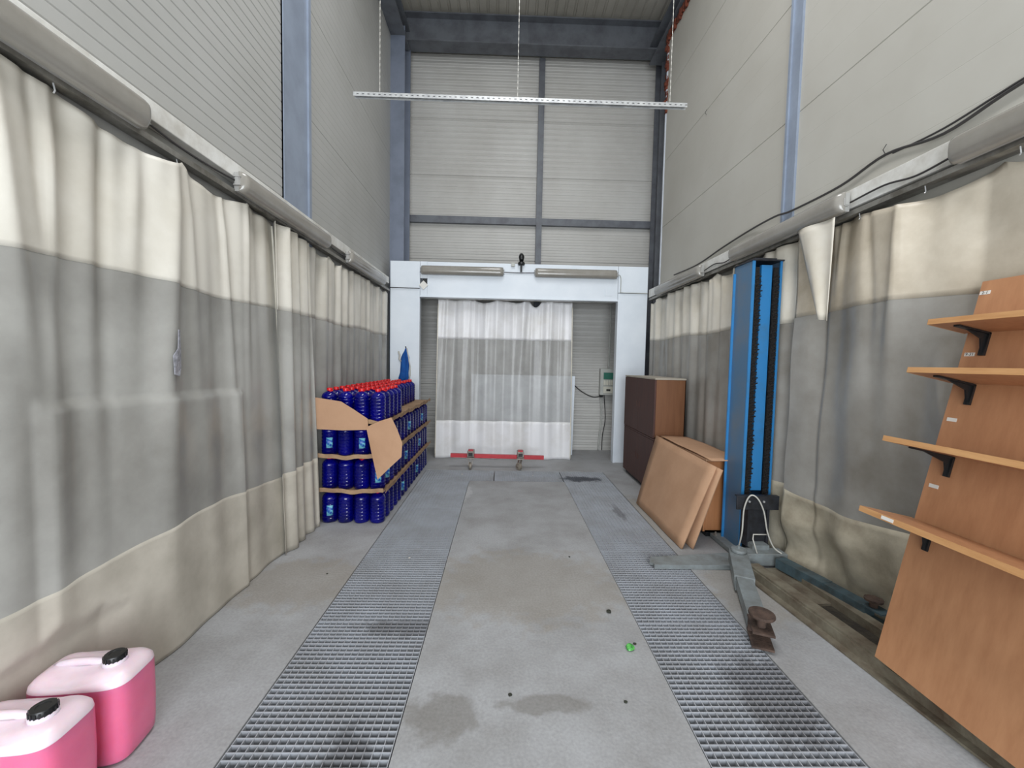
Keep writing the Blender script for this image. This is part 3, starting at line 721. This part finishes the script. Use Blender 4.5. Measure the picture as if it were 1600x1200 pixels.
wr = MB(); wr.tube(spl([(1.99, 3.30, .08), (1.98, 3.24, .25), (1.985, 3.235, .45), (2.02, 3.22, .56), (2.07, 3.20, .545), (2.12, 3.19, .44), (2.15, 3.18, .28), (2.20, 3.17, .16), (2.25, 3.14, .12)]), .006, 8)
rel(wr, 'release_cable', 'cablew', t, smooth=True)
wr = MB(); wr.tube([(2.05, 3.14, .12), (2.035, 3.18, .22), (2.05, 3.2, .25), (2.16, 3.2, .25)], .005, 6); rel(wr, 'wire_loop', 'cablew', t, smooth=True)
# near arm
a0, a1, a2 = Vector((1.93, 3.20, .075)), Vector((1.735, 2.78, .075)), Vector((1.545, 2.32, .070))
ar = rel(MB().bar(a0, a1, .13, .09).bar(a1, a2, .105, .075).bar(a0+Vector((-.06,-.03,-.02)), a1+Vector((-.05,0,-.02)), .03, .07), 'swing_arm', 'arm', t)
d = (a2-a1).normalized(); e = a2+d*.10; sd = d.cross(Vector((0,0,1)))
def relsub(mb, nm, m, par, **k):
    return mb.build(nm, m, par, **k)
relsub(MB().obox(a2+d*.06+Vector((0,0,.036)), d, sd, (0,0,1), .09, .056, .006).obox(a2+d*.06+Vector((0,0,-.046)), d, sd, (0,0,1), .09, .056, .006).obox(a2+d*.0, d, sd, (0,0,1), .006, .056, .04), 'fork_end', 'rust', ar)
relsub(MB().lathe([(.025, -.02), (.025, .035), (.03, .05), (.066, .06), (.070, .068), (.068, .078), (.03, .074)], e-d*.03+Vector((0,0,.04)), 22), 'lifting_pad', 'rust', ar, smooth='auto')
relsub(MB().lathe([(.02, .10), (.055, .125), (.058, .14), (.055, .148), (.012, .152), (.012, .17)], (1.915, 3.165, 0), 20), 'pivot_disc', 'arm', ar, smooth='auto')
# far arm
b0, b1, b2 = Vector((2.21, 3.10, .07)), Vector((2.30, 2.74, .07)), Vector((2.355, 2.47, .07))
ar2 = rel(MB().bar(b0, b1, .09, .075).bar(b1, b2, .085, .07), 'swing_arm', 'armt', t)
d = (b2-b1).normalized(); sd = d.cross(Vector((0,0,1)))
relsub(MB().obox(b2+d*.04+Vector((0,0,.036)), d, sd, (0,0,1), .06, .045, .005).obox(b2+d*.04+Vector((0,0,-.04)), d, sd, (0,0,1), .06, .045, .005), 'fork_end', 'armt', ar2)
relsub(MB().lathe([(.022, .0), (.022, .03), (.048, .038), (.05, .052), (.02, .05)], b2+d*.02+Vector((0,0,.04)), 18), 'lifting_pad', 'rust', ar2, smooth='auto')
# low steel ramp plate to the left
rp = MB().poly([(1.20, 3.17, .010), (1.26, 3.12, .010), (1.88, 3.12, .014), (1.95, 3.26, .014), (1.92, 3.34, .014), (1.24, 3.26, .010)], (0, 0, .018))
rp.bar((1.22, 3.12, .018), (1.88, 3.11, .022), .014, .036)
rel(rp, 'low_arm_plate', 'arm', t)

# floor rails of the lift
def fb(y): return 1.905+(3.1-y)*.088
lf = empty('lift_floor_frame', 'grimy rusted steel floor frame running from the lift to the shelf unit', 'floor frame', (2.1, 2.2, 0))
def lp(y, o, z): return (fb(y)+o, y, z)
ra = MB().bar(lp(3.05, .02, .035), lp(.9, .02, .035), .035, .07).bar(lp(3.05, .055, .075), lp(.9, .055, .075), .085, .018).bar(lp(3.05, -.02, .008), lp(.9, -.02, .008), .05, .012)
rel(ra, 'outer_rail', 'railf', lf)
rel(MB().bar(lp(2.95, .33, .03), lp(.9, .33, .03), .07, .06), 'inner_rail', 'railf', lf)
rel(MB().bar(lp(3.1, .20, .012), lp(2.62, .20, .012), .26, .02), 'cover_plate', 'railf', lf)
rel(MB().bar(lp(2.26, .20, .012), lp(2.20, .20, .012), .24, .02).bar(lp(2.62, .20, .003), lp(.9, .20, .003), .2, .005), 'dirty_trough', 'grime', lf)

# ------------------------------------------------------------------ wooden shelf unit leaning on the right
sh = empty('wall_shelf_unit', 'wooden shelf board with four shelves leaning against the right curtain', 'shelf unit', (2.1, 1.6, .1))
u = Vector((.211, 0, .9775)); nn = Vector((-.9775, 0, .211)); B = Vector((1.95, 0, .12))
def shp(s, y, d): return B+u*s+nn*d+Vector((0, y, 0))
SY0, SY1 = .95, 2.0
mb = MB(); c = shp(.985, (SY0+SY1)/2, -.011); mb.obox(c, u, (0,1,0), nn, .985, (SY1-SY0)/2, .011)
rel(mb, 'back_board', 'wood', sh)
SH = ((1.843, .20), (1.603, .235), (1.257, .26), (.895, .28))
for i, (tz, dp) in enumerate(SH):
    s = (tz-.211*dp-.12)/.9775
    mb = MB(); c = shp(s, (SY0+SY1+.02)/2, dp/2+.001); mb.obox(c, nn, (0,1,0), u, dp/2-.004, (SY1-SY0)/2, .013)
    so = rel(mb, 'shelf', 'wood', sh)
    mb = MB(); mb.obox(shp(s, (SY0+SY1+.02)/2, dp-.001), nn, (0,1,0), u, .003, (SY1-SY0)/2+.002, .0135).obox(shp(s, SY1+.012, dp/2), nn, (0,1,0), u, dp/2, .003, .0135)
    mb.build('edge_strip', 'woodedge', so)
    for yb in (1.91, 1.25):
        mb = MB(); hh = .10 if i else .11
        mb.obox(shp(s-.019, yb, dp*.42), nn, (0,1,0), u, dp*.40, .013, .004).obox(shp(s-.017-hh/2, yb, .006), u, (0,1,0), nn, hh/2, .013 , .005)
        mb.poly([shp(s-.02, yb-.004, .012), shp(s-.02, yb-.004, dp*.62), shp(s-.05, yb-.004, .035), shp(s-.017-hh, yb-.004, .010)], (0, .008, 0))
        rel(mb, 'shelf_bracket', 'blackp', sh)
# stickers with numbers
def text(s, loc, rot, size, m, parent, name='lettering'):
    cu = bpy.data.curves.new(name, 'FONT'); cu.body = s; cu.size = size; cu.align_x = 'CENTER'; cu.align_y = 'CENTER'; cu.extrude = .0003
    tmp = bpy.data.objects.new(name, cu); C.objects.link(tmp)
    dg = bpy.context.evaluated_depsgraph_get(); me = bpy.data.meshes.new_from_object(tmp.evaluated_get(dg))
    bpy.data.objects.remove(tmp); me.materials.clear(); me.materials.append(M[m])
    o = bpy.data.objects.new(name, me); C.objects.link(o)
    o.matrix_basis = Matrix.Translation(loc) @ rot
    if parent: o.parent = parent
    return o
rot = Matrix((Vector((0,-1,0)), u, nn)).transposed().to_4x4()
for (s, y, tx) in ((1.91, 1.975, '2-1'), (1.60, 1.965, '9-31'), (1.27, 1.96, ''), (.93, 1.955, '')):
    mb = MB(); mb.obox(shp(s, y, .0006), (0,1,0), u, nn, .022, .009, .0006)
    st = rel(mb, 'price_sticker', 'sticker', sh)
    if tx: text(tx, shp(s, y, .0015), rot, .02, 'blackp', st)
s4 = (SH[3][0]-.211*.28-.12)/.9775
mb = MB(); mb.obox(shp(s4, 1.86, .2825), (0,1,0), u, nn, .03, .008, .0008); rel(mb, 'price_sticker', 'sticker', sh)

# ------------------------------------------------------------------ dolly / beam on casters before the far curtain
t2 = empty('caster_beam', 'red steel beam on two caster wheels before the far curtain', 'trolley', (-.05, 6.08, 0))
def rel2(mb, n_, m_, par=None, **k):
    o = mb.build(n_, m_, par or t2, **k)
    if par is None: o.matrix_parent_inverse = t2.matrix_basis.inverted()
    return o
rel2(MB().obox((-.06, 6.10, .185), (1,0,-.012), (0,1,0), (.012,0,1), .70, .025, .028), 'crossbar', 'redm')
for x, rz in ((-.455, .15), (.285, .75)):
    hd = rel2(MB().box(x-.05, x+.05, 6.0, 6.16, .19, .275, .006).box(x-.055, x+.055, 6.02, 6.14, .155, .18), 'caster_housing', 'wheelm')
    rel2(MB().box(x-.032, x+.032, 5.992, 6.001, .205, .255), 'opening', 'blackp', hd)
    rel2(MB().box(x-.035, x+.035, 6.02, 6.11, .275, .290), 'red_top', 'redm', hd)
    dx, dy = math.sin(rz), -math.cos(rz)
    c = Vector((x+dx*-.03, 6.04+dy*.03, .056)); ax = Vector((math.cos(rz), math.sin(rz), 0))
    fk = MB()
    for sgn in (-1, 1): fk.bar(c+ax*(.026*sgn), Vector((x, 6.08, .16))+ax*(.026*sgn), .035, .006, ax)
    rel2(fk, 'fork', 'wheelm', hd)
    wh = MB(); wh.tube([c-ax*.018, c-ax*.013, c+ax*.013, c+ax*.018], [.046, .055, .055, .046], 22); wh.tube([c-ax*.022, c+ax*.022], .018, 12)
    rel2(wh, 'wheel', 'rubber', hd, smooth='auto')

# ------------------------------------------------------------------ electric box and its cables
t3 = empty('control_box', 'grey electrical box with a green window on the rear wall', 'electrical box', (1.90, 7.40, 1.28))
def rel3(mb, n_, m_, **k):
    o = mb.build(n_, m_, t3, **k); o.matrix_parent_inverse = t3.matrix_basis.inverted(); return o
rel3(MB().box(1.77, 2.03, 7.38, 7.488, 1.04, 1.52, .008), 'enclosure', 'boxp')
rel3(MB().box(1.825, 2.0, 7.366, 7.38, 1.33, 1.45, .003), 'green_window', 'green')
for i in range(4): rel3(MB().box(1.83+i*.043, 1.865+i*.043, 7.366, 7.38, 1.22, 1.31, .002), 'breaker', 'btn')
rel3(MB().box(1.825, 2.0, 7.368, 7.38, 1.075, 1.195, .002), 'cover_plate', 'btn')
rel3(MB().box(1.88, 1.95, 7.355, 7.369, 1.12, 1.15), 'switch', 'blackp')
rel3(MB().lathe([(.03, 1.0), (.034, 1.01), (.034, 1.05), (.02, 1.06)], (1.80, 7.42, 0), 14), 'socket', 'blackp')
def cable(name, pts, r, m, label, cat='cable', grp=None):
    P_ = [Vector(p) for p in pts]; out = []
    for i in range(len(P_)-1):
        p0, p1, p2, p3 = P_[max(i-1, 0)], P_[i], P_[i+1], P_[min(i+2, len(P_)-1)]
        for k in range(6):
            q = k/6; out.append(.5*((2*p1)+(p2-p0)*q+(2*p0-5*p1+4*p2-p3)*q*q+(3*p1-p0-3*p2+p3)*q**3))
    out.append(P_[-1])
    return tag(MB().tube(out, r, 8).build(name, m, smooth=True), label, cat, grp)
cable('wall_conduit', [(1.93, 7.46, 1.52), (1.94, 7.46, 2.2), (1.945, 7.46, 3.3)], .014, 'boxp', 'grey conduit rising from the electrical box', 'conduit')
cable('hanging_cable', [(1.80, 7.43, 1.02), (1.82, 7.45, .6), (1.80, 7.45, .3), (1.78, 7.45, .02)], .012, 'boxp', 'grey cable dropping from the electrical box to the floor, left one')
cable('hanging_cable', [(1.86, 7.44, 1.04), (1.90, 7.46, .6), (1.86, 7.46, .3), (1.85, 7.45, .02)], .008, 'cable', 'dark cable dropping from the electrical box to the floor, right one')
cable('hanging_cable', [(1.80, 7.42, 1.02), (1.65, 7.42, 1.0), (1.45, 7.42, 1.09), (1.25, 7.42, 1.25), (1.1, 7.42, 1.35)], .010, 'cable', 'dark cable looping leftward from the electrical box behind the curtain')
cable('portal_cable', [(-.02, PY-.02, 3.02), (.2, PY-.018, 3.015), (.48, PY-.02, 3.02)], .006, 'cable', 'thin dark cable joining the two portal lamps')
cable('portal_cable', [(1.79, PY-.02, 3.02), (1.835, PY-.02, 3.01), (1.85, PY-.02, 2.94), (1.85, PY-.02, 2.77), (1.865, PY-.02, 2.745), (2.1, PY-.02, 2.742), (2.28, PY-.02, 2.74)], .006, 'boxp', 'thin grey cable running down and right from the right portal lamp')
cable('portal_cable', [(-1.80, PY-.02, 2.742), (-1.6, PY-.02, 2.738), (-1.34, PY-.02, 2.738)], .005, 'cable', 'thin dark cable along the left corner of the portal')
cable('wall_cable', [(XR-.02, .8, 3.0), (XR-.02, 1.5, 2.99), (XR-.02, 1.96, 2.97), (XR-.02, 2.3, 2.92), (XR-.02, 2.65, 2.98), (XR-.02, 3.0, 2.93), (XR-.03, 3.48, 2.93), (XR-.06, 3.66, 2.94), (XR-.02, 4.1, 2.96), (XR-.02, 4.6, 2.93), (XR-.02, 5.2, 2.88), (XR-.02, 5.9, 2.90)], .009, 'cable', 'dark wavy cable clipped along the right wall above the trunking')
cable('wall_cable', [(XR-.02, .8, 3.04), (XR-.02, 1.5, 3.02), (XR-.02, 1.96, 2.985), (XR-.02, 2.3, 2.95), (XR-.02, 2.6, 2.965)], .006, 'cable', 'second thin dark cable high on the right wall near the camera')
cable('lamp_cable', [(XR-.155, 2.09, 2.71), (XR-.155, 2.3, 2.69), (XR-.155, 2.5, 2.72), (XR-.155, 2.74, 2.71)], .006, 'cable', 'dark cable between the two nearest lamps on the right wall')
cable('lamp_cable', [(XR-.155, 4.10, 2.71), (XR-.155, 4.3, 2.69), (XR-.155, 4.5, 2.72), (XR-.155, 4.72, 2.70)], .006, 'cable', 'dark cable between the two far lamps on the right wall')
cable('lamp_cable', [(XL+.095, 2.11, 2.77), (XL+.095, 2.35, 2.75), (XL+.095, 2.6, 2.755), (XL+.10, 2.82, 2.77)], .006, 'cable', 'dark cable between the two nearest lamps on the left wall')
cable('lamp_cable', [(XL+.095, 4.20, 2.77), (XL+.095, 4.5, 2.75), (XL+.095, 4.75, 2.76)], .006, 'cable', 'dark cable between the two far lamps on the left wall')

# floodlight / camera on the portal top
t4 = empty('security_camera', 'small black camera on top of the white portal', 'camera', (.26, PY-.03, 3.05))
def rel4(mb, n_, m_, **k):
    o = mb.build(n_, m_, t4, **k); o.matrix_parent_inverse = t4.matrix_basis.inverted(); return o
rel4(MB().tube([(.26, PY-.05, 3.20), (.26, PY-.03, 3.26), (.26, PY+.02, 3.30)], [.035, .045, .035], 16), 'camera_head', 'blackp', smooth=True)
rel4(MB().lathe([(.045, 3.13), (.058, 3.15), (.05, 3.175), (.03, 3.19)], (.26, PY-.03, 0), 16), 'collar', 'blackp', smooth=True)
rel4(MB().box(.245, .275, PY-.03, PY-.001, 3.03, 3.14), 'bracket', 'blackp')
tk('junction_box', MB().box(.10, .16, PY-.035, PY-.001, 3.11, 3.17, .004), 'boxp', 'small white junction box beside the black camera', 'junction box')

# hanging slotted bar
t5 = empty('hanging_slotted_bar', 'long perforated galvanised bar hung crosswise from the roof on wires', 'hanging bar', (.13, 4.0, 4.06))
sb = MB(); sb.box(-1.44, 1.70, 3.98, 4.02, 4.083, 4.087)
n = 62
for i in range(n):
    x = -1.44+3.14*i/n; sb.box(x, x+.030, 3.978, 3.981, 4.048, 4.086)
sb.box(-1.44, 1.70, 3.9785, 3.9805, 4.048, 4.064).box(-1.44, 1.70, 3.9785, 3.9805, 4.072, 4.086).box(-1.44, 1.70, 4.019, 4.022, 4.048, 4.086)
o = sb.build('slotted_channel', 'galv', t5); o.matrix_parent_inverse = t5.matrix_basis.inverted()
for x in (-1.20, .09, 1.54):
    c_ = MB(); N_ = 120
    for i in range(N_):
        z = 4.085+(ZC-4.085)*i/N_; c_.bar((x, 4.0, z), (x, 4.0, z+.027), .006 if i % 2 else .0025, .0025 if i % 2 else .006, (0,1,0))
    o = c_.build('suspension_chain', 'cablew', t5); o.matrix_parent_inverse = t5.matrix_basis.inverted()

# blue cloth on the left jamb
G = []; mb = MB()
prof = [(1.26, -1.655, -1.50), (1.32, -1.66, -1.495), (1.40, -1.635, -1.50), (1.55, -1.625, -1.49), (1.64, -1.62, -1.49), (1.69, -1.60, -1.505), (1.75, -1.565, -1.525), (1.79, -1.55, -1.535)]
for z, xa, xb in prof:
    G.append([mb.b.verts.new((xa+(xb-xa)*i/8, PY-.018-.012*math.sin(i*1.5+z*3)-.006, z)) for i in range(9)])
for a, b in zip(G, G[1:]):
    for i in range(8): mb.b.faces.new((a[i], a[i+1], b[i+1], b[i]))
t6 = empty('hanging_cloth', 'blue cloth hanging from a hook on the left leg of the portal', 'cloth', (-1.56, PY-.02, 1.2))
def rel6(mb, n_, m_, **k):
    o = mb.build(n_, m_, t6, **k); o.matrix_parent_inverse = t6.matrix_basis.inverted(); return o
rel6(mb, 'cloth', 'cloth', smooth=True, thick=.006)
rel6(MB().tube([(-1.545, PY, 1.80), (-1.545, PY-.03, 1.80), (-1.545, PY-.035, 1.82)], .008, 8), 'hook', 'blackp')
rel6(MB().tube([(-1.53, PY-.02, 1.79), (-1.505, PY-.02, 1.66), (-1.475, PY-.02, 1.50), (-1.475, PY-.02, 1.36), (-1.50, PY-.02, 1.28)], .010, 8).tube([(-1.66, PY-.018, 1.74), (-1.64, PY-.018, 1.68), (-1.65, PY-.018, 1.62), (-1.62, PY-.018, 1.58)], .014, 8), 'pale_strap', 'cablew', smooth=True)

# small things on the walls and floor
def nail(x, y, z, n, label):
    tag(MB().tube([(x, y, z), (x+.01*n, y+.012, z-.03), (x, y+.005, z-.06)], .0025, 6).build('wall_hook', 'cable'), label, 'hook')
nail(XR-.01, 2.66, 3.05, -1, 'thin bent wire hook low on the right wall above the trunking')
nail(XR-.008, 5.15, 4.75, -1, 'small scrap of wire high on the right wall under the hanging bar')
nail(XR-.008, 2.05, 4.0, -1, 'short wire end high on the right wall near the camera')
def crumple(name, loc, r, m, label, cat, seed, flat=.6, sub=2):
    rr = random.Random(seed); mb = MB(); bmesh.ops.create_icosphere(mb.b, subdivisions=sub, radius=r)
    for v in mb.b.verts:
        v.co *= rr.uniform(.72, 1.1); v.co.z = v.co.z*flat+r*flat*.8+loc[2]; v.co.x += loc[0]; v.co.y += loc[1]
        v.co.z = max(v.co.z, loc[2]+.0005)
    return tag(mb.build(name, m), label, cat)
crumple('crumpled_wrapper', (.743, 2.21, 0), .026, 'greenp', 'crumpled green wrapper on the concrete between the drain strips', 'wrapper', 1)
crumple('litter_piece', (.712, 2.55, 0), .018, 'litter', 'dark round scrap on the concrete beside the right drain strip', 'litter', 2, .5)
crumple('litter_piece', (.785, 2.25, 0), .010, 'litter', 'tiny dark scrap just beside the green wrapper', 'litter', 3, .5)
crumple('litter_piece', (.612, 1.85, 0), .010, 'litter', 'small dark chip on the concrete below the green wrapper', 'litter', 4, .3)
crumple('litter_piece', (.064, 1.89, 0), .011, 'litter', 'small dark chip on the near middle of the concrete slab', 'litter', 5, .3)
crumple('litter_piece', (-.55, 5.75, -.003), .014, 'stone', 'white crumb on the left half of the cross drain', 'litter', 6, .5)
crumple('litter_piece', (.45, 5.72, -.003), .012, 'stone', 'white crumb on the right half of the cross drain', 'litter', 8, .5)
crumple('litter_piece', (-.73, 3.26, -.003), .010, 'stone', 'white crumb on the left drain strip level with the blue lift', 'litter', 9, .5)
crumple('litter_piece', (-1.28, 3.0, 0), .008, 'litter', 'small dark chip on the floor between the left curtain and drain strip', 'litter', 10, .4)
crumple('litter_piece', (.58, 3.3, 0), .009, 'litter', 'small dark chip on the slab level with the lift foot', 'litter', 11, .4)
